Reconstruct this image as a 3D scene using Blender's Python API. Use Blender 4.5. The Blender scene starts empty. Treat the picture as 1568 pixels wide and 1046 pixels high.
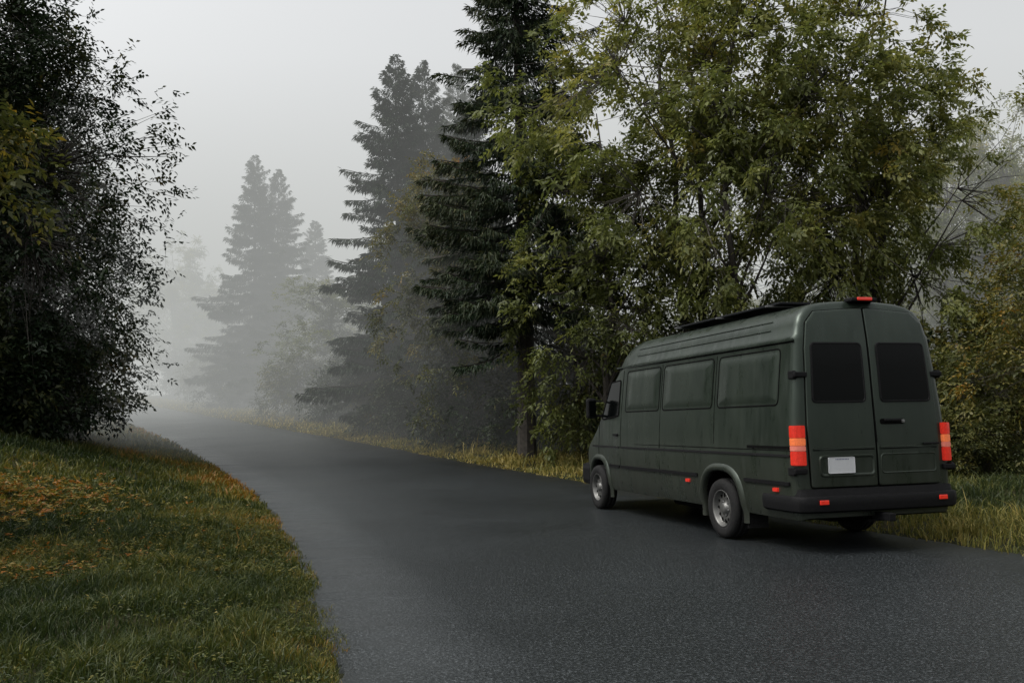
import bpy, bmesh, math, time, numpy as np
from mathutils import Vector, Matrix
rng=np.random.default_rng(7)
D=bpy.data
scene=bpy.context.scene
def link(o,parent=None):
    scene.collection.objects.link(o)
    if parent: o.parent=parent
    return o
# ---------------------------------------------------------------- materials
def newmat(name):
    m=D.materials.new(name); m.use_nodes=True
    nt=m.node_tree; nt.nodes.clear()
    out=nt.nodes.new('ShaderNodeOutputMaterial')
    return m,nt,out
def N(nt,t,**kw):
    n=nt.nodes.new(t)
    for k,v in kw.items():
        if k in n.inputs: n.inputs[k].default_value=v
        else: setattr(n,k,v)
    return n
def ramp(nt,stops):
    r=nt.nodes.new('ShaderNodeValToRGB'); e=r.color_ramp.elements
    while len(e)<len(stops): e.new(0.5)
    for i,(p,c) in enumerate(stops):
        e[i].position=p; e[i].color=(c[0],c[1],c[2],1)
    return r
def simple(name,col,rough=.5,metal=0,spec=.5,coat=0,noise=.15,nscale=30,emit=None,bump=0):
    m,nt,out=newmat(name)
    b=N(nt,'ShaderNodeBsdfPrincipled'); L=nt.links
    tc=N(nt,'ShaderNodeTexCoord'); no=N(nt,'ShaderNodeTexNoise',Scale=nscale,Detail=6.0)
    L.new(tc.outputs['Object'],no.inputs['Vector'])
    c0=[x*(1-noise) for x in col]; c1=[min(1,x*(1+noise)) for x in col]
    r=ramp(nt,[(.3,c0),(.7,c1)]); L.new(no.outputs['Fac'],r.inputs['Fac'])
    L.new(r.outputs['Color'],b.inputs['Base Color'])
    b.inputs['Roughness'].default_value=rough; b.inputs['Metallic'].default_value=metal
    b.inputs['Specular IOR Level'].default_value=spec; b.inputs['Coat Weight'].default_value=coat
    if emit:
        b.inputs['Emission Color'].default_value=(*emit[0],1); b.inputs['Emission Strength'].default_value=emit[1]
    if bump:
        bp=N(nt,'ShaderNodeBump',Strength=bump,Distance=.01); L.new(no.outputs['Fac'],bp.inputs['Height']); L.new(bp.outputs['Normal'],b.inputs['Normal'])
    L.new(b.outputs[0],out.inputs['Surface'])
    return m
def leafmat(name,stops,trans=.3,gloss=.02):
    m,nt,out=newmat(name); L=nt.links
    a=N(nt,'ShaderNodeAttribute',attribute_name='tint')
    r=ramp(nt,stops); L.new(a.outputs['Fac'],r.inputs['Fac'])
    b=N(nt,'ShaderNodeBsdfDiffuse'); t=N(nt,'ShaderNodeBsdfTranslucent'); g=N(nt,'ShaderNodeBsdfGlossy',Roughness=.5)
    L.new(r.outputs['Color'],b.inputs['Color'])
    hs=N(nt,'ShaderNodeHueSaturation',Saturation=1.12,Value=1.4); L.new(r.outputs['Color'],hs.inputs['Color']); L.new(hs.outputs['Color'],t.inputs['Color'])
    mx=N(nt,'ShaderNodeMixShader'); mx.inputs[0].default_value=trans
    L.new(b.outputs[0],mx.inputs[1]); L.new(t.outputs[0],mx.inputs[2])
    m2=N(nt,'ShaderNodeMixShader'); m2.inputs[0].default_value=gloss
    L.new(mx.outputs[0],m2.inputs[1]); L.new(g.outputs[0],m2.inputs[2]); L.new(m2.outputs[0],out.inputs['Surface'])
    return m
M_leaf=leafmat('leaf_green',[(0,(.032,.042,.014)),(.45,(.105,.12,.036)),(.75,(.17,.17,.05)),(1,(.26,.205,.055))],.38)
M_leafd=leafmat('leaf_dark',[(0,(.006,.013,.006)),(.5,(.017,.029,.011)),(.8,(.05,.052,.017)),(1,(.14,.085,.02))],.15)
M_leafo=leafmat('leaf_autumn',[(0,(.022,.030,.010)),(.4,(.066,.072,.020)),(.7,(.14,.115,.028)),(1,(.25,.115,.028))],.3)
M_need=leafmat('spruce_needles',[(0,(.007,.015,.009)),(.5,(.018,.033,.016)),(.85,(.043,.050,.020)),(1,(.10,.08,.03))],.1)
M_grass=leafmat('grass_blades',[(0,(.010,.019,.005)),(.3,(.026,.039,.009)),(.55,(.060,.069,.015)),(.8,(.14,.12,.028)),(.93,(.19,.12,.028)),(1,(.22,.088,.018))],.25)
M_verge=leafmat('verge_grass',[(0,(.012,.022,.006)),(.4,(.05,.062,.016)),(.7,(.17,.155,.04)),(1,(.28,.22,.07))],.25)
M_bark=simple('bark',(.045,.039,.032),.9,noise=.4,nscale=12,bump=.6)
def asphalt():
    m,nt,out=newmat('asphalt'); L=nt.links
    tc=N(nt,'ShaderNodeTexCoord')
    n1=N(nt,'ShaderNodeTexNoise',Scale=48.0,Detail=6.0,Roughness=.85); n2=N(nt,'ShaderNodeTexNoise',Scale=.35,Detail=5.0,Roughness=.5); n3=N(nt,'ShaderNodeTexVoronoi',Scale=70.0)
    for n in (n1,n2,n3): L.new(tc.outputs['Object'],n.inputs['Vector'])
    r1=ramp(nt,[(.40,(.003,.0035,.0037)),(.52,(.008,.0095,.010)),(.64,(.070,.077,.082))]); L.new(n1.outputs['Fac'],r1.inputs['Fac'])
    r2=ramp(nt,[(.3,(.85,.85,.85)),(.7,(1.1,1.1,1.1))]); L.new(n2.outputs['Fac'],r2.inputs['Fac'])
    mu=N(nt,'ShaderNodeMix',data_type='RGBA',blend_type='MULTIPLY'); mu.inputs[0].default_value=1
    L.new(r1.outputs['Color'],mu.inputs[6]); L.new(r2.outputs['Color'],mu.inputs[7])
    b=N(nt,'ShaderNodeBsdfPrincipled'); L.new(mu.outputs[2],b.inputs['Base Color'])
    rr=N(nt,'ShaderNodeMapRange'); rr.inputs[1].default_value=.3; rr.inputs[2].default_value=.7; rr.inputs[3].default_value=.37; rr.inputs[4].default_value=.46
    L.new(n2.outputs['Fac'],rr.inputs[0]); L.new(rr.outputs[0],b.inputs['Roughness'])
    b.inputs['Specular IOR Level'].default_value=.30; b.inputs['Specular Tint'].default_value=(.84,.97,1,1)
    bp=N(nt,'ShaderNodeBump',Strength=.5,Distance=.006); L.new(n3.outputs['Distance'],bp.inputs['Height']); L.new(bp.outputs['Normal'],b.inputs['Normal'])
    L.new(b.outputs[0],out.inputs['Surface']); return m
M_asph=asphalt()
def soil():
    m,nt,out=newmat('forest_soil'); L=nt.links
    tc=N(nt,'ShaderNodeTexCoord')
    n1=N(nt,'ShaderNodeTexNoise',Scale=1.2,Detail=8.0); n2=N(nt,'ShaderNodeTexNoise',Scale=25.0,Detail=8.0)
    for n in (n1,n2): L.new(tc.outputs['Object'],n.inputs['Vector'])
    r1=ramp(nt,[(.3,(.010,.013,.005)),(.55,(.020,.021,.008)),(.75,(.036,.026,.012))]); L.new(n1.outputs['Fac'],r1.inputs['Fac'])
    b=N(nt,'ShaderNodeBsdfPrincipled',Roughness=.95); L.new(r1.outputs['Color'],b.inputs['Base Color']); b.inputs['Specular IOR Level'].default_value=.12
    bp=N(nt,'ShaderNodeBump',Strength=.9,Distance=.05); L.new(n2.outputs['Fac'],bp.inputs['Height']); L.new(bp.outputs['Normal'],b.inputs['Normal'])
    L.new(b.outputs[0],out.inputs['Surface']); return m
M_soil=soil()
# ---------------------------------------------------------------- noise
def vnoise(P,seed=0):
    P=np.asarray(P,float); I=np.floor(P).astype(np.int64); F=P-I; F=F*F*(3-2*F)
    n=P.shape[1]; out=np.zeros(len(P))
    for c in range(2**n):
        w=np.ones(len(P)); h=np.full(len(P),seed*7919+13,dtype=np.int64)
        for k in range(n):
            b=(c>>k)&1
            w*=F[:,k] if b else 1-F[:,k]
            h=(h*1000003)^((I[:,k]+b)*[73856093,19349663,83492791][k])
        h=(h^(h>>13))*1274126177; h=(h^(h>>16))&0xffff
        out+=w*h/65535.
    return out
# ---------------------------------------------------------------- mesh builder
class MB:
    def __init__(s): s.V=[];s.F=[];s.T=[];s.n=0
    def add(s,V,F,mat=0,tint=None):
        V=np.asarray(V,float).reshape(-1,3); F=np.asarray(F,int)
        s.V.append(V); s.F.append((F+s.n,mat)); s.T.append(np.full(len(V),.5) if tint is None else tint); s.n+=len(V)
    def build(s,name,mats,smooth=False,loc=(0,0,0),parent=None):
        me=D.meshes.new(name); V=np.concatenate(s.V)
        me.vertices.add(len(V)); me.vertices.foreach_set('co',V.ravel())
        loops=np.concatenate([F.ravel() for F,_ in s.F]); tot=np.concatenate([np.full(len(F),F.shape[1]) for F,_ in s.F])
        mi=np.concatenate([np.full(len(F),m) for F,m in s.F])
        me.loops.add(len(loops)); me.loops.foreach_set('vertex_index',loops)
        me.polygons.add(len(tot)); st=np.concatenate([[0],np.cumsum(tot)[:-1]])
        me.polygons.foreach_set('loop_start',st); me.polygons.foreach_set('loop_total',tot)
        me.polygons.foreach_set('material_index',mi)
        me.polygons.foreach_set('use_smooth',np.full(len(tot),smooth))
        a=me.attributes.new('tint','FLOAT','POINT'); a.data.foreach_set('value',np.clip(np.concatenate(s.T),0,1))
        for m in mats: me.materials.append(m)
        me.update(calc_edges=True); me.validate()
        o=D.objects.new(name,me); o.location=loc; return link(o,parent)
def norm(a): return a/np.maximum(np.linalg.norm(a,axis=-1,keepdims=True),1e-9)
def tubes(mb,P0,P1,r0,r1,n=5,mat=0):
    P0=np.asarray(P0,float).reshape(-1,3);P1=np.asarray(P1,float).reshape(-1,3)
    r0=np.broadcast_to(np.asarray(r0,float),(len(P0),));r1=np.broadcast_to(np.asarray(r1,float),(len(P0),))
    d=norm(P1-P0); ref=np.where(np.abs(d[:,2:3])>.9,np.array([[1.,0,0]]),np.array([[0,0,1.]]))
    a=norm(np.cross(d,ref)); b=np.cross(d,a); V=[]
    for k in range(n):
        t=2*math.pi*k/n; q=a*math.cos(t)+b*math.sin(t)
        V.append(P0+q*r0[:,None]); V.append(P1+q*r1[:,None])
    V=np.stack(V,1).reshape(-1,3)
    base=np.arange(len(P0))[:,None]*2*n
    F=np.concatenate([base+np.array([[2*k,2*((k+1)%n),2*((k+1)%n)+1,2*k+1]]) for k in range(n)])
    mb.add(V,F,mat)
def leaves(mb,P,dr,nrm,L,W,tint,mat=1):
    side=norm(np.cross(dr,nrm)); L=L[:,None];W=W[:,None]
    mid=P+dr*L*.45
    V=np.stack([P,mid+side*W*.5,P+dr*L-np.array([0,0,.15])*L,mid-side*W*.5],1).reshape(-1,3)
    F=np.arange(len(P)*4).reshape(-1,4); mb.add(V,F,mat,np.repeat(tint,4))
# ---------------------------------------------------------------- road / terrain functions
Yk=np.array([-40,-20,-8,0,5.0,6.4,9.6,13.7,18.8,25.4,33.3,44.5,55.9,75,95,130,180])
XLk=np.array([11,5.6,2.2,.3,-.97,-1.33,-2.3,-3.61,-5.43,-8.37,-12.39,-18.83,-25.7,-38,-52,-80,-125])
Yr=np.array([-40,-20,-8,0,9,11.4,19.6,22.4,29.2,35.2,41.6,51.4,64.7,78.8,95,130,180])
XRk=np.array([18.5,12.8,9.6,7.6,4.96,4.25,1.49,.2,-3.51,-7.29,-11.62,-17.69,-26.2,-36,-47,-72,-115])
yy=np.linspace(-40,180,2201)
def smooth(xs,ys):
    a=np.interp(yy,xs,ys); k=np.exp(-np.linspace(-2.5,2.5,41)**2); k/=k.sum()
    return np.convolve(np.pad(a,20,mode='reflect',reflect_type='odd'),k,'valid')
XL=smooth(Yk,XLk); XR=smooth(Yr,XRk)
def xl(Y): return np.interp(Y,yy,XL)
def xr(Y): return np.interp(Y,yy,XR)
def sstep(t): t=np.clip(t,0,1); return t*t*(3-2*t)
slope=np.interp(yy,[11,30,76,92],[0,.08,.08,0.0]); bk=np.cumsum(slope)*(yy[1]-yy[0]); bk-=np.interp(5,yy,bk)
def base(Y): return np.interp(Y,yy,bk)
def ground(X,Y):
    X=np.asarray(X,float);Y=np.asarray(Y,float)
    z=base(Y); dL=xl(Y)-X; dR=X-xr(Y)
    z=z+1.35*sstep((dL-.3)/8)*sstep((Y-6)/17)*(1-.75*sstep((Y-28)/12))+.10*sstep(dL/1.2)
    z=z+.12*sstep(dR/2)+.25*sstep((dR-3)/8)
    out=np.clip(np.maximum(dL,dR),0,4)/4
    n=vnoise(np.stack([X.ravel()*.35,Y.ravel()*.35],1),3).reshape(X.shape)-.5
    n2=vnoise(np.stack([X.ravel()*1.3,Y.ravel()*1.3],1),4).reshape(X.shape)-.5
    z=z+n*.25*out+n2*.09*np.clip(out*3,0,1)
    ins=(dL<-.12)&(dR<-.12)
    return np.where(ins,z-.07,z-.004)
def gz(x,y): return float(ground(np.array([x]),np.array([y]))[0])
def gridfaces(ny,nx):
    i=np.arange(ny-1)[:,None]*nx+np.arange(nx-1)[None]; i=i.ravel()
    return np.stack([i,i+1,i+nx+1,i+nx],1)
xs=np.concatenate([np.linspace(-600,-70,12)[:-1],np.linspace(-70,-20,100)[:-1],np.linspace(-20,16,190)[:-1],np.linspace(16,60,50)[:-1],np.linspace(60,600,12)])
ys=np.concatenate([np.linspace(-400,-20,8)[:-1],np.linspace(-20,32,230)[:-1],np.linspace(32,100,160)[:-1],np.linspace(100,180,20)[:-1],np.linspace(180,900,10)])
X,Y=np.meshgrid(xs,ys); mb=MB(); mb.add(np.stack([X,Y,ground(X,Y)],-1),gridfaces(len(ys),len(xs)))
mb.build('ground',[M_soil],True)
ry=np.arange(-30,175,.1); nx=13; t=np.linspace(0,1,nx)[None]
def en(a,s): return vnoise(np.stack([ry*a,ry*0],1),s)-.5
l=xl(ry)+en(2.5,5)*.14+en(.6,6)*.2+en(7,9)*.09
r=xr(ry)+en(2.5,8)*.12+en(7,10)*.05
RX=l[:,None]*(1-t)+r[:,None]*t; RY=np.repeat(ry[:,None],nx,1)
RZ=base(RY)+.0*t; RZ[:,0]-=.05; RZ[:,-1]-=.05
RX[:,1]=RX[:,0]+.04; RX[:,-2]=RX[:,-1]-.04
mb=MB(); mb.add(np.stack([RX,RY,RZ+.004],-1),gridfaces(len(ry),nx)); mb.build('road',[M_asph],True)
# ---------------------------------------------------------------- grass
def blades(mb,X,Y,h,w,tint,ld=None,mat=0):
    n=len(X); Z=ground(X,Y)-.01
    a=rng.uniform(0,2*math.pi,n); sd=np.stack([np.cos(a),np.sin(a),np.zeros(n)],1)
    b=rng.uniform(0,2*math.pi,n); lean=np.stack([np.cos(b),np.sin(b)],1)
    if ld is not None: lean=norm(lean*.5+ld)
    lean=np.concatenate([lean,np.zeros((n,1))],1)*(rng.uniform(.15,.95,n)*h)[:,None]
    P=np.stack([X,Y,Z],1); up=np.zeros((n,3)); up[:,2]=h
    w=w[:,None]; m=P+up*.6+lean*.3; tp=P+up*rng.uniform(.75,1,n)[:,None]+lean
    V=np.stack([P-sd*w*.5,P+sd*w*.5,m+sd*w*.4,m-sd*w*.4,tp],1).reshape(-1,3); i=np.arange(n)[:,None]*5
    mb.add(V,i+np.array([[0,1,2,3]]),mat,np.repeat(tint,5)); mb.F.append((i+np.array([[3,2,4]])+mb.n-len(V),mat))
def patch(mb,x0,x1,y0,y1,n,side,hm,wm,tb,maxd=99,tr=.05,amp=1.0,ov=.16,eb=.24):
    nt=n//14; TX=rng.uniform(x0,x1,nt);TY=rng.uniform(y0,y1,nt); j=rng.integers(0,nt,n)
    off=rng.normal(0,tr,(n,2)); uni=rng.random(n)<.35
    X=np.where(uni,rng.uniform(x0,x1,n),TX[j]+off[:,0]); Y=np.where(uni,rng.uniform(y0,y1,n),TY[j]+off[:,1])
    tt=rng.normal(0,.10,nt)[j]; th=rng.uniform(.6,1.35,nt)[j]
    ld=np.where(uni[:,None],0,off/tr)
    d=(xl(Y)-X) if side<0 else (X-xr(Y))
    e=vnoise(np.stack([Y*2.2,Y*0],1),77)
    k=(d>-ov*e*1.6*rng.random(n)**1.5)&(d<maxd)
    q=np.stack([X,Y],1); c=vnoise(q*2.3,11)
    k&=rng.random(n)<(.3+1.0*c)
    X,Y,d,c,q,tt,th,ld=[v[k] for v in (X,Y,d,c,q,tt,th,ld)]
    c2=.65*vnoise(q*.45,12)+.35*vnoise(q*1.4,17); c3=vnoise(q*7,14)
    h=hm*(.3+1.1*c*c3+.5*rng.random(len(X)))*(.5+.5*np.clip(d/.5,0,1))*th
    tint=tb+amp*1.0*(c2-.5)+.25*(c3-.5)+rng.normal(0,.11,len(X))+eb*np.exp(-d/.8)+tt
    blades(mb,X,Y,h,wm*rng.uniform(.6,1.3,len(X)),np.minimum(tint,.97),ld)
def weeds(mb,X,Y,ll,tb,cut=.45,sp=.12,hh=.14):
    k=(xl(Y)-X>.1)&(vnoise(np.stack([X,Y],1)*1.1,31)>cut); X,Y=X[k],Y[k]; m=7
    P=np.stack([X,Y,ground(X,Y)+rng.uniform(.02,hh,len(X))],1); P=np.repeat(P,m,0)+rng.normal(0,.012,(len(P)*m,3))
    dr=rng.normal(size=P.shape); dr[:,2]=np.abs(dr[:,2])*.35; dr=norm(dr)
    leaves(mb,P,dr,np.array([0,0,1.])+rng.normal(0,.3,P.shape),ll*rng.uniform(.5,1.2,len(P)),ll*.4*rng.uniform(.6,1.2,len(P)),np.repeat(tb+rng.normal(0,sp,len(X)),m)+rng.normal(0,.05,len(P)),0)
U=lambda a,b,n: rng.uniform(a,b,n)
G=lambda a,s,n: rng.normal(a,s,n)
g=MB()
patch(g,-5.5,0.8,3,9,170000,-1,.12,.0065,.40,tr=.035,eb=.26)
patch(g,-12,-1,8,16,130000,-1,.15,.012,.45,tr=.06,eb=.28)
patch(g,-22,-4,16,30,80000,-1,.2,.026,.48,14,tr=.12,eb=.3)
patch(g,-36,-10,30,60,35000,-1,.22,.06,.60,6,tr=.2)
weeds(g,U(-5.5,.8,7000),U(3,10,7000),.032,.38,.35,.18,.10); weeds(g,U(-10,-1,5000),U(8,16,5000),.05,.48,.35,.2,.15)
weeds(g,G(-7.8,.9,1900),G(12.9,1.2,1900),.08,.86,.2,.16,.30); weeds(g,G(-4.6,.7,500),G(8.4,.7,500),.05,.8,.3,.2,.16)
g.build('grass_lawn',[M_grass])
g=MB()
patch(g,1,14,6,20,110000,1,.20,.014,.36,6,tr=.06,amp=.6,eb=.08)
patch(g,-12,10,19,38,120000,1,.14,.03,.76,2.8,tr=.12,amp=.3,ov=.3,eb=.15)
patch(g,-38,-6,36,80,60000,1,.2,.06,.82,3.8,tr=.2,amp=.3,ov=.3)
patch(g,-12,10,17,38,4000,1,.5,.03,.66,6.0,tr=.2,amp=.6,ov=-1.3)
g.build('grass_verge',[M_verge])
# ---------------------------------------------------------------- trees
def rdir(n): return norm(rng.normal(size=(n,3)))
def broadleaf(name,loc,H,zc,rx,rz,nc,K,m,ll,mat,tr,tb=.5,gap=.42,nl=14,droop=.5,trunks=1,taper=.28,cs=.10,wr=.48,shell=.42,gsc=1.15,bmp=(.72,.5,2.2),tn=.4):
    mb=MB()
    n=nc*5; d=rdir(n); rad=rng.random(n)**shell
    bump=bmp[0]+bmp[1]*vnoise(d*bmp[2]+9,int(rng.integers(99)))
    P=d*(rad*bump)[:,None]*np.array([rx,rx,rz]); 
    P[:,:2]*=(1-taper*np.clip(P[:,2:3]/rz,-1,1)); P[:,2]+=zc
    den=vnoise(P/gsc+5,int(rng.integers(99))); k=(den>gap)&(P[:,2]>.15); P=P[k][:nc]
    tp=[]
    for q in range(trunks):
        a=rng.uniform(0,6.28); off=np.array([math.cos(a),math.sin(a),0])*(0.0 if trunks==1 else rx*.22)
        pts=[np.array([0,0,-.3])+off*.25]
        for i in range(1,8):
            f=i/7; pts.append(np.array([0,0,H*.9*f])+off*(.25+f)+rng.normal(0,.08,3)*H/12)
        pts=np.array(pts); rr=tr*(1-np.linspace(0,1,8)*.88)*(1 if trunks==1 else .75)
        tubes(mb,pts[:-1],pts[1:],rr[:-1]*1.0,rr[1:],7); tp.append((pts,rr))
    LN=P[rng.choice(len(P),nl*trunks,replace=False)].copy(); ax=np.array([0,0,zc]); LN=ax+(LN-ax)*.66
    for j,q in enumerate(LN):
        pts,rr=tp[j%trunks]; zz=np.clip(q[2]-np.linalg.norm(q[:2])*rng.uniform(.8,1.3),H*.10,H*.8)
        s=np.array([np.interp(zz,pts[:,2],pts[:,0]),np.interp(zz,pts[:,2],pts[:,1]),zz]); r0=np.interp(zz,pts[:,2],rr)*.5
        c=(s+q)/2+np.array([0,0,-.08])*np.linalg.norm(q-s)+rng.normal(0,.12,3); tt=np.linspace(0,1,6)[:,None]
        B=(1-tt)**2*s+2*tt*(1-tt)*c+tt**2*q; R=r0*(1-.75*tt[:,0]); tubes(mb,B[:-1],B[1:],R[:-1],R[1:],5)
    dd=((P[:,None]-LN[None])**2).sum(-1); j=dd.argmin(1); S=LN[j]; 
    mid=(S+P)/2+rng.normal(0,.15,P.shape)+np.array([0,0,.1]); tubes(mb,S,mid,tr*.09,tr*.05,3); tubes(mb,mid,P,tr*.05,tr*.02,3)
    out=norm(P-np.array([0,0,zc-rz*.3])); nC=len(P)
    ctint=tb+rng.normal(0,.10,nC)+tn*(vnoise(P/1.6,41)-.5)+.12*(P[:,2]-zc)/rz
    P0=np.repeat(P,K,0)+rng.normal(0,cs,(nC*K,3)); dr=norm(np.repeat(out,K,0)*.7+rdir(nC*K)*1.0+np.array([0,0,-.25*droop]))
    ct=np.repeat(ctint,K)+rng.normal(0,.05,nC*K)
    RL=ll*2.4*rng.uniform(.6,1.2,nC*K); nr=norm(np.array([0,0,1.])+rng.normal(0,.45,(nC*K,3)))
    sd=norm(np.cross(dr,nr))
    A=[]
    for i in range(m):
        f=(i+1)/m; s=(-1)**i if i<m-1 else 0
        p=P0+dr*(RL*f)[:,None]-np.array([0,0,1])*(RL*f*f*.45*droop)[:,None]
        ld=norm(sd*s*1.0+dr*(.55 if s else 1.)-np.array([0,0,.55*droop])+rng.normal(0,.18,p.shape))
        A.append((p,ld,nr+rng.normal(0,.25,p.shape),ct+rng.normal(0,.06,len(p))))
    p,ld,nn,tt=[np.concatenate(v) for v in zip(*A)]
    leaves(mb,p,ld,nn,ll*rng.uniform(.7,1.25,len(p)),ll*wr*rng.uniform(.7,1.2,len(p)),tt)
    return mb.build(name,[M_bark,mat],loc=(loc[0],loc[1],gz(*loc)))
def spruce(name,loc,H,R,nt,tw,seed=0,zb=.05,tb=.4):
    mb=MB(); zs=np.linspace(-.3,H,12); rr=.015*H*(1-np.linspace(0,1,12)*.985)
    pts=np.stack([np.sin(zs*.3)*.04,np.cos(zs*.4)*.04,zs],1); tubes(mb,pts[:-1],pts[1:],rr[:-1],rr[1:],8)
    nb=int(H*28); z=zb*H+(H*.99-zb*H)*rng.random(nb)**.95; z=np.where(rng.random(nb)<.4,np.round(z/.5)*.5,z)+rng.normal(0,.12,nb); z=np.clip(z,zb*H,H*.99)
    f=z/H; az=rng.uniform(0,2*math.pi,nb)
    L=(R*(1-f)**.92*rng.uniform(.5,1.15,nb)**.8+.05)*np.where(rng.random(nb)<.12,1.22,1)*np.interp(f,[.04,.16],[.72,1])
    az_b=vnoise(np.stack([np.cos(az)*1.5+3,np.sin(az)*1.5+3,z*.55],1),seed+3); L*=.66+.66*az_b
    a=np.interp(f,[0,.5,.8,1],[-.55,-.36,0,1.2])+rng.normal(0,.10,nb); b=np.interp(f,[0,.5,1],[.30,.26,.1]); hd=np.stack([np.cos(az),np.sin(az),np.zeros(nb)],1)
    def pos(i,t): return np.stack([np.zeros(len(i)),np.zeros(len(i)),z[i]],1)+hd[i]*(L[i]*t)[:,None]+np.array([[0,0,1.]])*(L[i]*(a[i]*t+b[i]*t*t))[:,None]
    ib=np.arange(nb)
    for s in range(4): tubes(mb,pos(ib,np.full(nb,s/4)),pos(ib,np.full(nb,(s+1)/4)),.008*L+.003,.006*L+.002,3)
    w=L+.12; i=rng.choice(nb,nt,p=w/w.sum()); t=.06+.96*rng.random(nt)**.75; s=rng.choice([-1,1],nt)
    cr=np.stack([-hd[i,1],hd[i,0],np.zeros(nt)],1)*s[:,None]
    sl=np.minimum(.40*L[i]*(1.05-t)+.06,.65); q=rng.random(nt)
    sdir=norm(cr+hd[i]*.8+np.array([0,0,-.35])); P=pos(i,t)+sdir*(sl*q)[:,None]
    hang=rng.random(nt)<np.interp(f[i],[0,.7,1],[.6,.4,0])
    dr=norm(sdir*.5+hd[i]*.5+rng.normal(0,.30,(nt,3))+np.where(hang,-1.1,-.12)[:,None]*np.array([[0,0,1.]]))
    nr=norm(rng.normal(0,.6,(nt,3))+np.array([0,0,1.]))
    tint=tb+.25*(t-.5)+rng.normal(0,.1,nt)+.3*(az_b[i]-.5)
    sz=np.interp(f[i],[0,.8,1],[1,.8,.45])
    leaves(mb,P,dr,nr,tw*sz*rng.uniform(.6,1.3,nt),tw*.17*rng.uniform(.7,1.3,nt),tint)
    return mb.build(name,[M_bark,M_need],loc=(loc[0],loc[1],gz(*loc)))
def copy(o,name,loc,rot,sc):
    c=D.objects.new(name,o.data); c.location=(loc[0],loc[1],gz(*loc)); c.rotation_euler[2]=rot; c.scale=(sc[0],sc[0],sc[1]); return link(c)
sA=spruce('spruce_tree',(-4.6,36.5),15.5,4.3,80000,.28,1)
copy(sA,'spruce_tree.001',(-3.7,38.5),2.0,(.95,1.03))
sC=spruce('spruce_tree.002',(.35,25.2),18.5,3.9,85000,.24,2,zb=.17,tb=.55)
copy(sA,'spruce_tree.003',(-16.1,56),1.0,(1.0,1.03)); copy(sA,'spruce_tree.004',(-14.9,57),3.0,(.95,.98)); copy(sA,'spruce_tree.005',(-13.6,62),4.0,(.95,.80))
copy(sA,'spruce_tree.006',(-1.4,33),5.0,(.75,.80)); copy(sC,'spruce_tree.007',(-2.5,44),4.0,(1,.95))
E1=broadleaf('walnut_tree',(5.0,22.5),15,8.2,5.2,6.6,860,9,7,.16,M_leaf,.17,.52,.50,trunks=3,droop=.8,gsc=1.05)
E2=broadleaf('walnut_tree.001',(9.1,23.5),13.6,7.4,4.6,5.8,760,9,7,.16,M_leaf,.17,.55,.50,trunks=3,droop=.8,gsc=1.05,taper=.32)
E3=broadleaf('maple_tree',(2.4,22.8),10,5.2,2.5,4.8,450,8,6,.14,M_leaf,.12,.38,.46)
E4=broadleaf('maple_tree.001',(-2.0,29.5),9.5,5.2,2.5,4.6,450,8,6,.14,M_leafo,.12,.42,.42)
F1=broadleaf('ash_tree',(22.5,42),14,8,4.6,6,520,8,6,.20,M_leaf,.22,.5,.48)
copy(F1,'ash_tree.001',(27,45),2,(1,.9)); copy(F1,'ash_tree.002',(17,44),4,(.9,.62)); copy(F1,'ash_tree.009',(19.8,38),5,(.8,.85))
copy(E2,'ash_tree.003',(-29.5,80),2,(1.05,1.05)); copy(F1,'ash_tree.004',(-34,92),3,(1.1,.95)); copy(E2,'ash_tree.005',(-25,78),5,(1,.7)); copy(E3,'ash_tree.006',(-9.5,47),1,(1.3,.8))
G1=broadleaf('hawthorn_tree',(9.7,15.6),4.5,2.4,1.7,2.2,230,8,5,.095,M_leafo,.07,.48,.50,gsc=.7,tn=.7)
G2=broadleaf('hawthorn_tree.001',(11.8,18.5),5.8,3.1,2.4,2.7,330,8,5,.11,M_leafo,.08,.50,.48,gsc=.9,tn=.7)
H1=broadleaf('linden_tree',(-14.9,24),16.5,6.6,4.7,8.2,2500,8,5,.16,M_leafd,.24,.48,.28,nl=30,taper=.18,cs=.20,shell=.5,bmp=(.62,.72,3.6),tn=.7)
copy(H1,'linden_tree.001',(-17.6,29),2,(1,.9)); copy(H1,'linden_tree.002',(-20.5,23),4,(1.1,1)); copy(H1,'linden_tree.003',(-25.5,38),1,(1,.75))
H3=broadleaf('maple_tree.002',(-7.7,9.2),7,4.4,2.5,2.5,380,8,6,.12,M_leafo,.09,.28,.42,tn=.7)
S1=broadleaf('shrub',(2.4,23.9),2.2,1.2,1.5,1.2,220,8,5,.10,M_leafo,.04,.36,.35,nl=8)
S2=broadleaf('shrub.001',(-3.7,33.2),2.2,1.1,1.6,1.2,260,8,5,.12,M_leafd,.04,.5,.30,nl=8)
k=2
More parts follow.
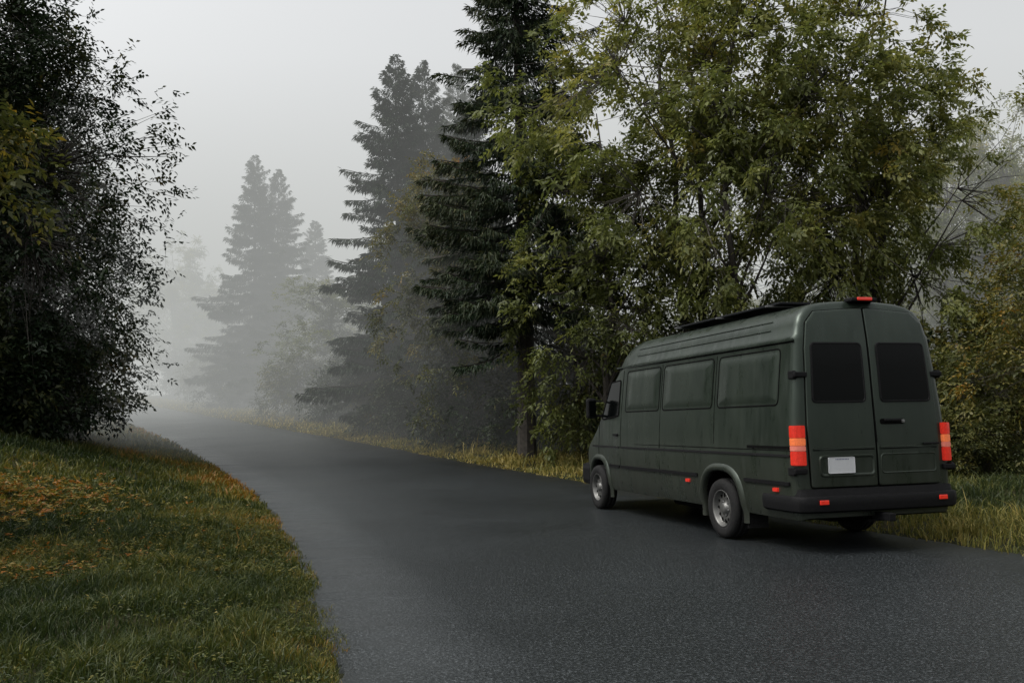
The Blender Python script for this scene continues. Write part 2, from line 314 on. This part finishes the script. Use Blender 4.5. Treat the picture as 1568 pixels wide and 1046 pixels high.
for (x,y,s,so) in [(1.2,27.4,1.0,1),(4.0,21.9,1.0,1),(5.6,20.0,.8,0),(7.2,18.8,1.0,1),(8.4,16.9,.6,0),(9.3,17.8,1.1,0),(-1.6,30.6,1.1,1),(-5.0,36.6,1.0,0),(-7.6,41.5,1.2,1),(-11.0,46,1.3,0),(-16.5,55.5,1.4,1),(-21.5,64,1.5,0),(-27,74,1.6,1),(1.9,28.6,1.5,1),(10.2,20,1.3,0),(13,22,1.6,0),(14,19,1.5,0),(6.0,24.5,1.3,1),(3.5,25.3,1.2,1),(-.5,29.4,1.4,1),(-3.0,34.5,1.4,1),(-12.9,24,1.25,1),(-13.8,22.3,1.3,1),(-15.3,21,1.4,1),(-13.9,26.5,1.4,1),(-16,30,1.5,1),(4.8,23.6,1.4,1),(7.6,21.5,1.5,1)]:
    copy([S1,S2][so],'shrub.%03d'%k,(x,y),rng.uniform(0,6),(s*1.1,s)); k+=1
emp=D.objects.new('background_forest',None); link(emp)
src=[E3.data,F1.data,sA.data]; i=0
for _ in range(28):
    x=rng.uniform(-14,44); y=rng.uniform(44,60)+max(0,-x*.9); j=rng.choice([0,0,1]); s=rng.uniform(.9,1.25)
    o=D.objects.new('tree_mass_%d'%i,src[j]); i+=1; o.location=(x,y,gz(x,y)); o.scale=(s,s,rng.uniform(.5,.72) if j==0 else rng.uniform(.36,.48)); o.rotation_euler[2]=rng.uniform(0,6); link(o,emp)
for _ in range(14):
    x=rng.uniform(-60,-30); y=-x*1.15+rng.uniform(12,30)
    if x>xl(y)-5: continue
    o=D.objects.new('tree_mass_%d'%i,src[rng.choice([0,1])]); i+=1; o.location=(x,y,gz(x,y)); o.rotation_euler[2]=rng.uniform(0,6); o.scale=(1,1,.8); link(o,emp)
# ---------------------------------------------------------------- VAN
def paint():
    m,nt,out=newmat('van_green_paint'); L=nt.links
    tc=N(nt,'ShaderNodeTexCoord'); n1=N(nt,'ShaderNodeTexNoise',Scale=2.2,Detail=7.0,Roughness=.65)
    mp=N(nt,'ShaderNodeMapping'); mp.inputs['Scale'].default_value=(1,1,.25)
    n2=N(nt,'ShaderNodeTexNoise',Scale=7.0,Detail=8.0,Roughness=.7); L.new(tc.outputs['Object'],mp.inputs['Vector']); L.new(mp.outputs[0],n1.inputs['Vector']); L.new(mp.outputs[0],n2.inputs['Vector'])
    r=ramp(nt,[(.3,(.0070,.0112,.0080)),(.7,(.0165,.0225,.0165))]); L.new(n1.outputs['Fac'],r.inputs['Fac'])
    sp=N(nt,'ShaderNodeSeparateXYZ'); L.new(tc.outputs['Object'],sp.inputs[0])
    mr=N(nt,'ShaderNodeMapRange'); mr.inputs[1].default_value=1.3; mr.inputs[2].default_value=.3; mr.inputs[3].default_value=.06; mr.inputs[4].default_value=.9; L.new(sp.outputs['Z'],mr.inputs[0])
    mm=N(nt,'ShaderNodeMath',operation='MULTIPLY'); L.new(mr.outputs[0],mm.inputs[0]); L.new(n2.outputs['Fac'],mm.inputs[1])
    mx=N(nt,'ShaderNodeMix',data_type='RGBA'); L.new(mm.outputs[0],mx.inputs[0]); L.new(r.outputs['Color'],mx.inputs[6]); mx.inputs[7].default_value=(.030,.028,.022,1)
    b=N(nt,'ShaderNodeBsdfPrincipled'); L.new(mx.outputs[2],b.inputs['Base Color'])
    rr=N(nt,'ShaderNodeMapRange'); rr.inputs[1].default_value=.3; rr.inputs[2].default_value=.7; rr.inputs[3].default_value=.20; rr.inputs[4].default_value=.50; L.new(n2.outputs['Fac'],rr.inputs[0]); L.new(rr.outputs[0],b.inputs['Roughness'])
    b.inputs['Specular IOR Level'].default_value=.46; b.inputs['Specular Tint'].default_value=(.86,1,.9,1)
    L.new(b.outputs[0],out.inputs['Surface']); return m
M_paint=paint()
M_blk=simple('black_plastic',(.005,.005,.0055),.6,noise=.3,spec=.15)
M_gap=simple('seam_black',(.003,.003,.003),.9,spec=.05)
M_glass=simple('dark_glass',(.0015,.002,.002),.12,noise=.05,spec=.10)
M_rub=simple('tyre_rubber',(.010,.010,.010),.85,noise=.35,nscale=40,bump=.4,spec=.2)
M_rim=simple('steel_rim',(.11,.11,.105),.45,metal=.6,noise=.3,nscale=14)
M_red=simple('lamp_red',(.38,.018,.010),.16,emit=((1,.05,.03),.22),noise=.25,nscale=50,coat=.5)
M_org=simple('lamp_amber',(.5,.10,.025),.2,emit=((1,.26,.10),.30),noise=.25,nscale=50,coat=.5)
M_clr=simple('lamp_clear',(.42,.12,.09),.2,emit=((1,.28,.2),.18),noise=.1)
M_plate=simple('plate_white',(.45,.46,.47),.4,noise=.04)
M_ink=simple('plate_ink',(.08,.09,.16),.5)
M_panel=simple('solar_panel_black',(.006,.007,.008),.5,spec=.2)
M_alu=simple('aluminium',(.20,.20,.20),.5,metal=.9)
van=D.objects.new('camper_van',None); link(van)
van.location=(3.779,9.504,0.0); van.rotation_euler=(.0055,0,.2777)
RO=1.58; WB=4.03; ZT=2.63
pz=np.array([.34,.42,.55,.72,.985,1.03,1.2,1.5,1.85,2.17,2.20,2.235,2.26,2.36,2.45,2.52,2.57,2.605,2.625,2.63])
pv=np.array([.91,.94,.955,.962,.965,.957,.95,.927,.888,.850,.852,.848,.826,.80,.765,.705,.62,.47,.25,.0])
def side_v(z): return np.interp(z,pz,pv)
def wf(u): return np.interp(u,[4.7,5.2,5.75,6.2,6.42,6.56],[1,.975,.94,.89,.82,.72])
def rear_u(v,z): return np.interp(z,[.3,1.0,1.3,2.0,2.4,2.55,2.63],[0,0,.012,.05,.09,.125,.17])+.03*(np.abs(v)/.9)**4
def ztop(u): return np.interp(u,[4.35,4.6,4.8,4.95,5.08,5.16,5.75,6.2,6.42,6.52,6.56],[2.63,2.59,2.50,2.38,2.2,2.10,1.42,1.12,.98,.8,.66])
st=[(0,.085),(.01,.05),(.03,.022),(.06,.006),(.10,0)]+[(u,0) for u in list(np.arange(.3,4.5,.2))+[4.6,4.7,4.8,4.88,4.95,5.02,5.08,5.16,5.26,5.36,5.46,5.56,5.66,5.75,5.85,5.95,6.05,6.15,6.25,6.34,6.42,6.48,6.52,6.56]]
rows=[]
for u,ins in st:
    zz=pz.copy(); vv=pv.copy(); zb0=pz[0]
    zt_=ztop(u)
    if zt_<ZT-1e-6:
        z2=zb0+(zt_-zb0)*(pz-zb0)/(ZT-zb0); ratio=np.where(pz>2.2,pv/.852,1.0); vv=side_v(np.minimum(z2,2.2))*ratio; zz=z2
    vv=np.maximum(vv*wf(u)-ins*np.clip(pv/.3,0,1),0)
    zz=zz-ins*.5*np.clip((pz-2.3)/.3,0,1)
    zz=zz+np.where(pz<.35,ins*.3,0)
    uu=u+(rear_u(vv,pz))*max(0,1-u/.9)
    rows.append(np.stack([vv,uu,zz],1))
nS=len(rows); nP=len(pz)
bm=bmesh.new(); VL=[];VR=[]
for r_ in rows:
    a=[bm.verts.new((-v,u,z)) for v,u,z in r_]
    b=[bm.verts.new((v,u,z)) for v,u,z in r_[:-1]]+[a[-1]]
    VL.append(a);VR.append(b)
def fc(*v):
    v=list(dict.fromkeys(v))
    if len(v)>2: bm.faces.new(v)
for i in range(nS-1):
    for j in range(nP-1):
        fc(VL[i][j],VL[i+1][j],VL[i+1][j+1],VL[i][j+1]); fc(VR[i][j],VR[i][j+1],VR[i+1][j+1],VR[i+1][j])
    fc(VL[i][0],VR[i][0],VR[i+1][0],VL[i+1][0])
for i in (0,nS-1):
    for j in range(nP-1): fc(VL[i][j],VL[i][j+1],VR[i][j+1],VR[i][j])
bmesh.ops.recalc_face_normals(bm,faces=bm.faces)
me=D.meshes.new('body'); bm.to_mesh(me); bm.free()
body=D.objects.new('body',me); link(body)
def arch_pts(R,n=24):
    P=[]
    for i in range(n+1):
        a=math.pi*i/n; c,s=math.cos(a),math.sin(a); e=2/2.6
        P.append((math.copysign(abs(c)**e,c)*R, abs(s)**e*R*.98))
    return P
AR=.455; AZ=.34
def cutter(u0):
    P=arch_pts(AR); bm=bmesh.new(); P=[(p[0],p[1]+AZ) for p in P]+[(-AR,-.2),(AR,-.2)]
    A=[bm.verts.new((-1.3,u0+p[0],p[1])) for p in P]; B=[bm.verts.new((1.3,u0+p[0],p[1])) for p in P]
    bm.faces.new(A); bm.faces.new(B[::-1])
    for i in range(len(P)): bm.faces.new((A[i],B[i],B[(i+1)%len(P)],A[(i+1)%len(P)]))
    bmesh.ops.recalc_face_normals(bm,faces=bm.faces)
    me=D.meshes.new('c'); bm.to_mesh(me); bm.free(); o=D.objects.new('c',me); link(o); return o
cs=[cutter(RO),cutter(RO+WB)]
for c in cs:
    md=body.modifiers.new('b','BOOLEAN'); md.object=c; md.operation='DIFFERENCE'; md.solver='EXACT'
dg=bpy.context.evaluated_depsgraph_get(); me2=D.meshes.new_from_object(body.evaluated_get(dg)); me2.name='body'
body.modifiers.clear(); body.data=me2
for c in cs: D.objects.remove(c)
me2.materials.clear()
for m in (M_paint,M_gap,M_glass,M_blk): me2.materials.append(m)
for p in me2.polygons:
    c=p.center; p.use_smooth=True; p.material_index=0
    for u0 in (RO,RO+WB):
        if abs(c.x)<.92 and abs(c.y-u0)<AR+.03 and c.z<AZ+AR+.02 and abs(p.normal.x)<.5 : p.material_index=1
    if p.normal.z<-.8: p.material_index=1
    if 5.17<c.y<5.74 and abs(c.x)<.66 and c.z>1.35 and p.normal.z>.3: p.material_index=2
me2.set_sharp_from_angle(angle=math.radians(38))
body.parent=van
def rpoly(pts,r,n=5):
    out=[];m=len(pts)
    for i in range(m):
        p=np.array(pts[i],float);a=np.array(pts[i-1],float);b=np.array(pts[(i+1)%m],float)
        da=a-p;db=b-p;la=np.linalg.norm(da);lb=np.linalg.norm(db);da/=la;db/=lb
        ang=math.acos(np.clip(da@db,-1,1)); t=min(r/math.tan(ang/2),la*.45,lb*.45)
        s=p+da*t;e=p+db*t
        for k in range(n):
            f=k/(n-1); out.append((1-f)**2*s+2*f*(1-f)*p+f*f*e)
        L_=lb-2*t
        if L_>.12:
            for k in range(1,6): out.append(e+db*L_*k/6)
    return np.array(out)
def inset(pts,d):
    pts=[np.array(p,float) for p in pts]; m=len(pts); c=sum(pts)/m; out=[]
    for i in range(m):
        a,p,b=pts[i-1],pts[i],pts[(i+1)%m]
        def nrm(q,w):
            e=(w-q)/np.linalg.norm(w-q); n=np.array([-e[1],e[0]]); 
            if n@(c-q)<0: n=-n
            return n
        n1,n2=nrm(a,p),nrm(p,b); A=np.array([n1,n2]); 
        out.append(p+(np.linalg.solve(A,[d,d]) if abs(np.linalg.det(A))>1e-3 else n1*d))
    return out
def patchobj(name,pts,r,rings,surf,mats,fill=3,parent=van,smooth=True):
    V=[];F=[];MI=[];R=[]
    for ins,off,mi in rings:
        R.append((rpoly(inset(pts,ins) if ins else pts,max(r-ins,.003)),off,mi))
    n=len(R[0][0])
    if any(len(q)!=n for q,_,_ in R):
        q0=R[0][0]; c0=q0.mean(0); hw=.5*min(np.ptp(q0,axis=0))
        R=[(c0+(q0-c0)*(1-ins/hw),off,mi) for ins,off,mi in rings]
    q,off,mi=R[-1]; c=q.mean(0)
    for k in range(1,fill): R.append((c+(q-c)*(1-k/fill),off,mi))
    for q,off,mi in R:
        for a,b in q: V.append(surf(a,b,off))
    for k in range(len(R)-1):
        for i in range(n):
            F.append((k*n+i,k*n+(i+1)%n,(k+1)*n+(i+1)%n,(k+1)*n+i)); MI.append(R[k][2])
    V.append(surf(c[0],c[1],off)); L_=len(V)-1; k=len(R)-1
    for i in range(n): F.append((k*n+i,k*n+(i+1)%n,L_)); MI.append(mi)
    me=D.meshes.new(name); me.from_pydata([tuple(map(float,v)) for v in V],[],F)
    for m in mats: me.materials.append(m)
    for p,m in zip(me.polygons,MI): p.material_index=m; p.use_smooth=smooth
    bm=bmesh.new(); bm.from_mesh(me); bmesh.ops.remove_doubles(bm,verts=bm.verts,dist=1e-5); bmesh.ops.recalc_face_normals(bm,faces=bm.faces); bm.to_mesh(me); bm.free()
    me.set_sharp_from_angle(angle=math.radians(35))
    o=D.objects.new(name,me); return link(o,parent)
def sideS(s): return lambda u,z,off:(-s*(side_v(z)*wf(u)+off),u,z)
def rearS(v,z,off): return (-v,rear_u(v,z)-off,z)
def rect(a0,a1,b0,b1): return [(a0,b0),(a1,b0),(a1,b1),(a0,b1)]
def box(name,c,s,mat,bev=.008,parent=van,rot=(0,0,0)):
    bm=bmesh.new(); bmesh.ops.create_cube(bm,size=1); bmesh.ops.scale(bm,vec=s,verts=bm.verts)
    if bev: bmesh.ops.bevel(bm,geom=bm.edges,offset=bev,segments=2,affect='EDGES',profile=.6)
    me=D.meshes.new(name); bm.to_mesh(me); bm.free(); me.materials.append(mat)
    o=D.objects.new(name,me); o.location=c; o.rotation_euler=rot; return link(o,parent)
for s,tag in ((1,'left'),(-1,'right')):
    S=sideS(s)
    for k,(a,b) in enumerate([(.335,1.665),(1.78,3.19),(3.29,4.47)]):
        patchobj('blank_window_%s_%d'%(tag,k),rect(a,b,1.515,2.13),.075,[(0,.001,1),(.003,.006,1),(.013,.006,1),(.017,.002,0),(.05,.0025,0),(.056,.005,0)],S,[M_paint,M_gap])
    patchobj('door_window_'+tag,[(4.69,1.46),(5.50,1.40),(5.13,2.0),(4.69,2.02)],.06,[(0,.001,0),(.004,.012,0),(.02,.012,1),(.024,.006,1)],S,[M_gap,M_glass])
    for nm,a,b,z0,z1,mt,of in [('belt_moulding_rear',.10,4.58,.985,1.010,M_blk,.010),('belt_moulding_front',4.64,5.95,.985,1.010,M_blk,.010),
        ('belt_crease',.10,5.9,1.045,1.055,M_gap,.003),
        ('rub_strip_rear',.12,RO-.56,.69,.73,M_blk,.018),('rub_strip_mid',RO+.56,4.58,.69,.73,M_blk,.018),('rub_strip_door',4.64,RO+WB-.5,.69,.73,M_blk,.018),
        ('slide_rail',.12,.95,1.065,1.095,M_gap,.006),
        ('seam_b_pillar',4.60,4.614,.45,2.15,M_gap,.003),('seam_sliding_door',3.235,3.246,.45,2.15,M_gap,.003),('seam_rear_panel',1.72,1.729,1.10,2.15,M_gap,.003),
        ('seam_door_front',5.60,5.613,.86,1.38,M_gap,.004)]:
        patchobj(nm+'_'+tag,rect(a,b,z0,z1),.002,[(0,-.004,0),(.0008,of,0)],S,[mt],fill=1)
    patchobj('roof_gutter_'+tag,rect(.12,4.9,2.185,2.215),.004,[(0,-.004,0),(.004,.016,0)],S,[M_paint],fill=1)
    patchobj('roof_gutter_shadow_'+tag,rect(.12,4.9,2.170,2.184),.002,[(0,-.004,0),(.001,.003,0)],S,[M_gap],fill=1)
    patchobj('roof_bead_'+tag,rect(.6,4.2,2.33,2.35),.004,[(0,-.002,0),(.006,.010,0)],S,[M_paint],fill=1)
    patchobj('roof_bead_upper_'+tag,rect(.6,4.2,2.43,2.445),.004,[(0,-.002,0),(.005,.010,0)],S,[M_paint],fill=1)
    patchobj('side_marker_front_'+tag,rect(2.36,2.46,.605,.65),.01,[(0,-.002,0),(.004,.02,0)],S,[M_red],fill=1)
    patchobj('side_marker_rear_'+tag,rect(.34,.44,.615,.66),.01,[(0,-.002,0),(.004,.02,0)],S,[M_red],fill=1)
    patchobj('door_handle_'+tag,rect(4.70,4.88,1.16,1.20),.015,[(0,0,0),(.004,.03,0)],S,[M_blk],fill=1)
    for u0,nm in ((RO,'rear'),(RO+WB,'front')):
        V=[];F=[]; prof=[(0,-.05),(-.005,.012),(.02,.034),(.055,.030),(.085,.0)]
        path=[(1,-.12)]+arch_pts(1.0,28)+[(-1,-.12)]
        for (a,b) in path:
            for dr_,off in prof:
                R_=AR+dr_; u=u0+a*R_; z=AZ+(b*R_ if b>=0 else b); V.append(S(u,max(z,.2),off))
        m_=len(prof)
        for i in range(len(path)-1):
            for j in range(m_-1): F.append((i*m_+j,i*m_+j+1,(i+1)*m_+j+1,(i+1)*m_+j))
        me=D.meshes.new('f'); me.from_pydata([tuple(map(float,v)) for v in V],[],F); me.materials.append(M_paint)
        for p in me.polygons: p.use_smooth=True
        link(D.objects.new('arch_flare_%s_%s'%(nm,tag),me),van)
    box('mirror_housing_'+tag,(-s*1.07,5.50,1.60),(.15,.12,.32),M_blk,.04); box('mirror_arm_'+tag,(-s*.97,5.48,1.48),(.18,.05,.04),M_blk,.012); box('mirror_arm_upper_'+tag,(-s*.97,5.48,1.71),(.18,.04,.03),M_blk,.01)
    box('mirror_glass_'+tag,(-s*1.07,5.435,1.60),(.11,.008,.24),M_glass,.003)
    for nm,z0,z1,mt in (('red_upper',1.18,1.305,M_red),('amber',1.10,1.178,M_org),('clear',1.045,1.098,M_clr),('red_lower',.90,1.043,M_red)):
        pts=[(.845,-.016),(.90,-.014),(.95,.008),(.972,.05),(.974,.085),(.93,.11),(.845,.10)]
        bm=bmesh.new(); A=[bm.verts.new((-s*a,b+.012*(zq-1.1),zq)) for zq in (z0,z1) for a,b in pts]; n=len(pts)
        bm.faces.new(A[:n]); bm.faces.new(A[n:])
        for i in range(n): bm.faces.new((A[i],A[(i+1)%n],A[n+(i+1)%n],A[n+i]))
        bmesh.ops.recalc_face_normals(bm,faces=bm.faces); bmesh.ops.bevel(bm,geom=bm.edges,offset=.006,segments=2,affect='EDGES')
        me=D.meshes.new('l'); bm.to_mesh(me); bm.free(); me.materials.append(mt); link(D.objects.new('tail_lamp_%s_%s'%(nm,tag),me),van)
    for z in (1.83,.84): 
        box('hinge_%s_%d'%(tag,int(z*100)),(-s*(side_v(z)-.055),rear_u(.8,z)-.005,z),(.15,.05,.055),M_blk,.012)
        box('hinge_knuckle_%s_%d'%(tag,int(z*100)),(-s*(side_v(z)+.004),rear_u(.8,z)+.045,z),(.04,.10,.085),M_blk,.012)
    DP=[(s*a,b) for a,b in [(.010,.67),(.785,.67),(.80,1.3),(.762,2.1),(.715,2.38),(.60,2.50),(.010,2.545)]]
    patchobj('rear_door_gap_'+tag,DP,.03,[(-.007,-.004,0),(-.006,.004,0)],rearS,[M_gap],fill=4)
    patchobj('rear_door_'+tag,DP,.03,[(0,.002,0),(.001,.013,0),(.008,.019,0),(.03,.020,0)],rearS,[M_paint],fill=6)
    WP=[(s*a,b) for a,b in [(.085,1.53),(.735,1.53),(.70,2.17),(.085,2.17)]]
    patchobj('rear_window_'+tag,WP,.06,[(0,.015,0),(.004,.030,0),(.018,.032,0),(.022,.026,1)],rearS,[M_blk,M_glass],fill=3)
    BP=[(s*a,b) for a,b in [(.03,1.055),(.76,1.055),(.76,1.08),(.03,1.08)]]
    patchobj('rear_bead_'+tag,BP,.01,[(0,.015,0),(.005,.03,0)],rearS,[M_paint],fill=1)
    BP=[(s*a,b) for a,b in [(.03,1.043),(.76,1.043),(.76,1.053),(.03,1.053)]]
    patchobj('rear_bead_shadow_'+tag,BP,.002,[(0,.015,0),(.001,.0215,0)],rearS,[M_gap],fill=1)
patchobj('plate_recess',rect(.035,.70,.775,1.00),.06,[(0,.018,0),(.008,.034,0),(.020,.034,0),(.034,.0215,0)],rearS,[M_paint],fill=3)
patchobj('lower_recess_right',rect(-.74,-.035,.79,1.00),.05,[(0,.019,0),(.006,.025,0),(.012,.025,0),(.018,.0205,0)],rearS,[M_paint],fill=3)
patchobj('plate',rect(.29,.60,.81,.975),.012,[(0,.024,0),(.001,.038,0),(.006,.038,0),(.008,.036,0)],rearS,[M_plate],fill=1)
for k in range(9): patchobj('plate_text_%d'%k,rect(.365+k*.018,.376+k*.018,.948,.960),.001,[(0,.034,0),(.0005,.0375,0)],rearS,[M_ink],fill=1)
patchobj('handle_recess',rect(-.36,-.06,1.30,1.36),.03,[(0,.020,0),(.004,.024,0)],rearS,[M_gap],fill=2)
box('rear_handle',(.19,-.045,1.345),(.20,.03,.028),M_blk,.01); box('rear_lock',(.33,-.03,1.33),(.035,.02,.035),M_alu,.008)
box('rear_handle_low',(.67,-.025,1.09),(.20,.02,.022),M_blk,.006)
box('rear_center_seal',(0,rear_u(0,1.6)-.012,1.62),(.012,.012,1.0),M_gap,.002,rot=(-.065,0,0))
box('brake_light_base',(.02,.15,2.632),(.32,.14,.04),M_blk,.012); box('brake_light',(.02,.085,2.638),(.18,.04,.034),M_red,.01)
path=[(.955,.62),(.96,.3),(.955,.10),(.93,.0),(.87,-.04),(.70,-.06),(.35,-.07),(0,-.075)]
path=path+[(-a,b) for a,b in path[-2::-1]]
prof=[(-.10,.42),(.0,.42),(.028,.44),(.036,.50),(.036,.56),(.026,.585),(-.005,.59),(-.012,.62),(-.02,.655),(-.10,.66)]
V=[];F=[];n=len(path);m_=len(prof)
for i,(a,b) in enumerate(path):
    p0=np.array(path[max(0,i-1)]);p1=np.array(path[min(n-1,i+1)]);t_=(p1-p0)/np.linalg.norm(p1-p0); nn_=np.array([-t_[1],t_[0]])
    if nn_@np.array([a,b-2])<0: nn_=-nn_
    for o_,z in prof: V.append((-(a+nn_[0]*o_),b+nn_[1]*o_,z))
for i in range(n-1):
    for j in range(m_-1): F.append((i*m_+j,i*m_+j+1,(i+1)*m_+j+1,(i+1)*m_+j))
F.append(tuple(range(m_))); F.append(tuple((n-1)*m_+j for j in range(m_)))
me=D.meshes.new('b'); me.from_pydata([tuple(map(float,v)) for v in V],[],F); me.materials.append(M_blk)
for p in me.polygons: p.use_smooth=True
me.set_sharp_from_angle(angle=math.radians(40)); link(D.objects.new('rear_bumper',me),van)
for s in (1,-1): box('bumper_reflector_%s'%('left' if s>0 else 'right'),(-s*.72,-.098,.53),(.10,.02,.045),M_red,.006)
box('front_bumper',(0,6.38,.52),(1.72,.46,.36),M_blk,.09); box('grille',(0,6.52,.83),(.8,.06,.16),M_blk,.03)
for s in (1,-1): box('headlamp_%s'%('left' if s>0 else 'right'),(-s*.60,6.42,.90),(.30,.12,.20),M_glass,.05)
box('solar_panel',(-.42,2.0,2.665),(.40,2.6,.025),M_panel,.006)
for u in (.85,2.0,3.15): box('roof_bar_%d'%int(u*10),(-.15,u,2.642),(1.1,.05,.02),M_alu,.006)
box('chassis',(0,3.2,.40),(1.3,5.6,.20),M_gap,.02); box('rear_axle',(0,RO,.34),(1.5,.12,.12),M_gap,.03); box('fuel_tank',(-.3,3.0,.33),(.7,1.0,.2),M_gap,.04)
box('spare_wheel_carrier',(0,.65,.36),(.8,.7,.16),M_gap,.05); box('tow_hitch',(0,-.06,.36),(.08,.28,.08),M_blk,.01)
for s in (1,-1): box('mud_flap_%s'%('left' if s>0 else 'right'),(-s*.78,RO-.50,.33),(.26,.015,.34),M_rub,.004)
def wheel(name,u,s):
    def lathe(prof,seg=48):
        bm=bmesh.new(); rings=[]
        for (x,r_) in prof: rings.append([bm.verts.new((x,r_*math.cos(2*math.pi*k/seg),r_*math.sin(2*math.pi*k/seg))) for k in range(seg)])
        for a in range(len(prof)-1):
            for k in range(seg):
                f=bm.faces.new((rings[a][k],rings[a][(k+1)%seg],rings[a+1][(k+1)%seg],rings[a+1][k])); f.smooth=True
        bmesh.ops.recalc_face_normals(bm,faces=bm.faces); return bm
    w=D.objects.new(name,None); link(w,van); w.location=(-s*.855,u,.345); w.scale=(-s,1,1)
    def put(bm,nm,mt):
        me=D.meshes.new(nm); bm.to_mesh(me); bm.free(); me.materials.append(mt); link(D.objects.new(name+nm,me),w)
    put(lathe([(-.11,.215),(-.115,.27),(-.105,.33),(-.07,.345),(-.04,.347),(-.036,.338),(-.028,.338),(-.024,.348),(.024,.348),(.028,.338),(.036,.338),(.04,.347),(.07,.345),(.105,.328),(.116,.28),(.108,.225),(.098,.213)]),'_tyre',M_rub)
    put(lathe([(-.1,.205),(.085,.205),(.104,.216),(.106,.210),(.09,.198),(.05,.190),(.035,.175),(.052,.150),(.060,.12),(.048,.09),(.052,.07),(.085,.060),(.092,.045),(.093,.001)]),'_rim',M_rim)
    bm=bmesh.new()
    for k in range(12):
        a=2*math.pi*k/12; mt=Matrix.Translation((.052,.148*math.cos(a),.148*math.sin(a)))@Matrix.Rotation(a,4,'X')@Matrix.Diagonal((.012,.030,.018,1))
        bmesh.ops.create_uvsphere(bm,u_segments=12,v_segments=8,radius=1,matrix=mt)
    put(bm,'_slots',M_gap); bm=bmesh.new()
    for k in range(6):
        a=2*math.pi*k/6+.2; mt=Matrix.Translation((.058,.082*math.cos(a),.082*math.sin(a)))@Matrix.Diagonal((.014,.010,.010,1))
        bmesh.ops.create_icosphere(bm,subdivisions=2,radius=1,matrix=mt)
    put(bm,'_nuts',M_alu)
for u,a in ((RO,'rear'),(RO+WB,'front')):
    for s,b in ((1,'left'),(-1,'right')): wheel('wheel_%s_%s'%(a,b),u,s)
# ---------------------------------------------------------------- fog (banks that start beyond the van; added emission stands in for scattered light)
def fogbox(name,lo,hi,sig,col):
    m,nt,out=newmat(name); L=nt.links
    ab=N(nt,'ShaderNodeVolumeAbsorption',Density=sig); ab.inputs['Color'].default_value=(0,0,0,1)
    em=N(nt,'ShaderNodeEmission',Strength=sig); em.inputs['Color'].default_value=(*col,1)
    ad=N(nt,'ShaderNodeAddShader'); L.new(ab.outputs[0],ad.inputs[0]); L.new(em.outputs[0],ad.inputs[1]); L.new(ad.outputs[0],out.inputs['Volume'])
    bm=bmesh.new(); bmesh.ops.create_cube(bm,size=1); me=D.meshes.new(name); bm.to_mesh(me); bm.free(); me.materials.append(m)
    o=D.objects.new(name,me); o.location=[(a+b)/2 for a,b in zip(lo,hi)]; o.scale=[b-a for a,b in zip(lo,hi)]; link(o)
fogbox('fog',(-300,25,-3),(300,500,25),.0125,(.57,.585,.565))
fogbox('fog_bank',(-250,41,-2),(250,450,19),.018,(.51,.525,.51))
# ---------------------------------------------------------------- world, sun, camera
w=D.worlds.new('World'); scene.world=w; w.use_nodes=True; nt=w.node_tree; nt.nodes.clear(); L=nt.links
EL,AZs=math.radians(58),math.radians(-105)
sky=N(nt,'ShaderNodeTexSky',sky_type='NISHITA'); sky.sun_disc=False; sky.sun_elevation=EL; sky.sun_rotation=AZs; sky.air_density=1.5; sky.dust_density=6
hs=N(nt,'ShaderNodeHueSaturation',Saturation=.10,Value=1.55); bg=N(nt,'ShaderNodeBackground',Strength=.15); out=N(nt,'ShaderNodeOutputWorld')
L.new(sky.outputs[0],hs.inputs['Color']); L.new(hs.outputs[0],bg.inputs[0]); L.new(bg.outputs[0],out.inputs[0])
sd=D.lights.new('sun','SUN'); sd.energy=1.2; sd.angle=math.radians(25); sd.color=(1,.95,.86); so=D.objects.new('sun',sd); link(so)
dirv=Vector((math.sin(AZs)*math.cos(EL),math.cos(AZs)*math.cos(EL),math.sin(EL))); so.rotation_euler=dirv.to_track_quat('Z','Y').to_euler()
cam=D.cameras.new('camera'); cam.sensor_width=36; cam.lens=1380.97/1568*36; cam.clip_end=2000; cam.clip_start=.05
co=D.objects.new('camera',cam); link(co); co.matrix_world=Matrix.Translation((0,0,1.3431))@Matrix.Rotation(math.pi/2+.0957,4,'X')@Matrix.Rotation(-.0217,4,'Z')
scene.camera=co
scene.view_settings.view_transform='Standard'; scene.view_settings.look='None'; scene.view_settings.exposure=0
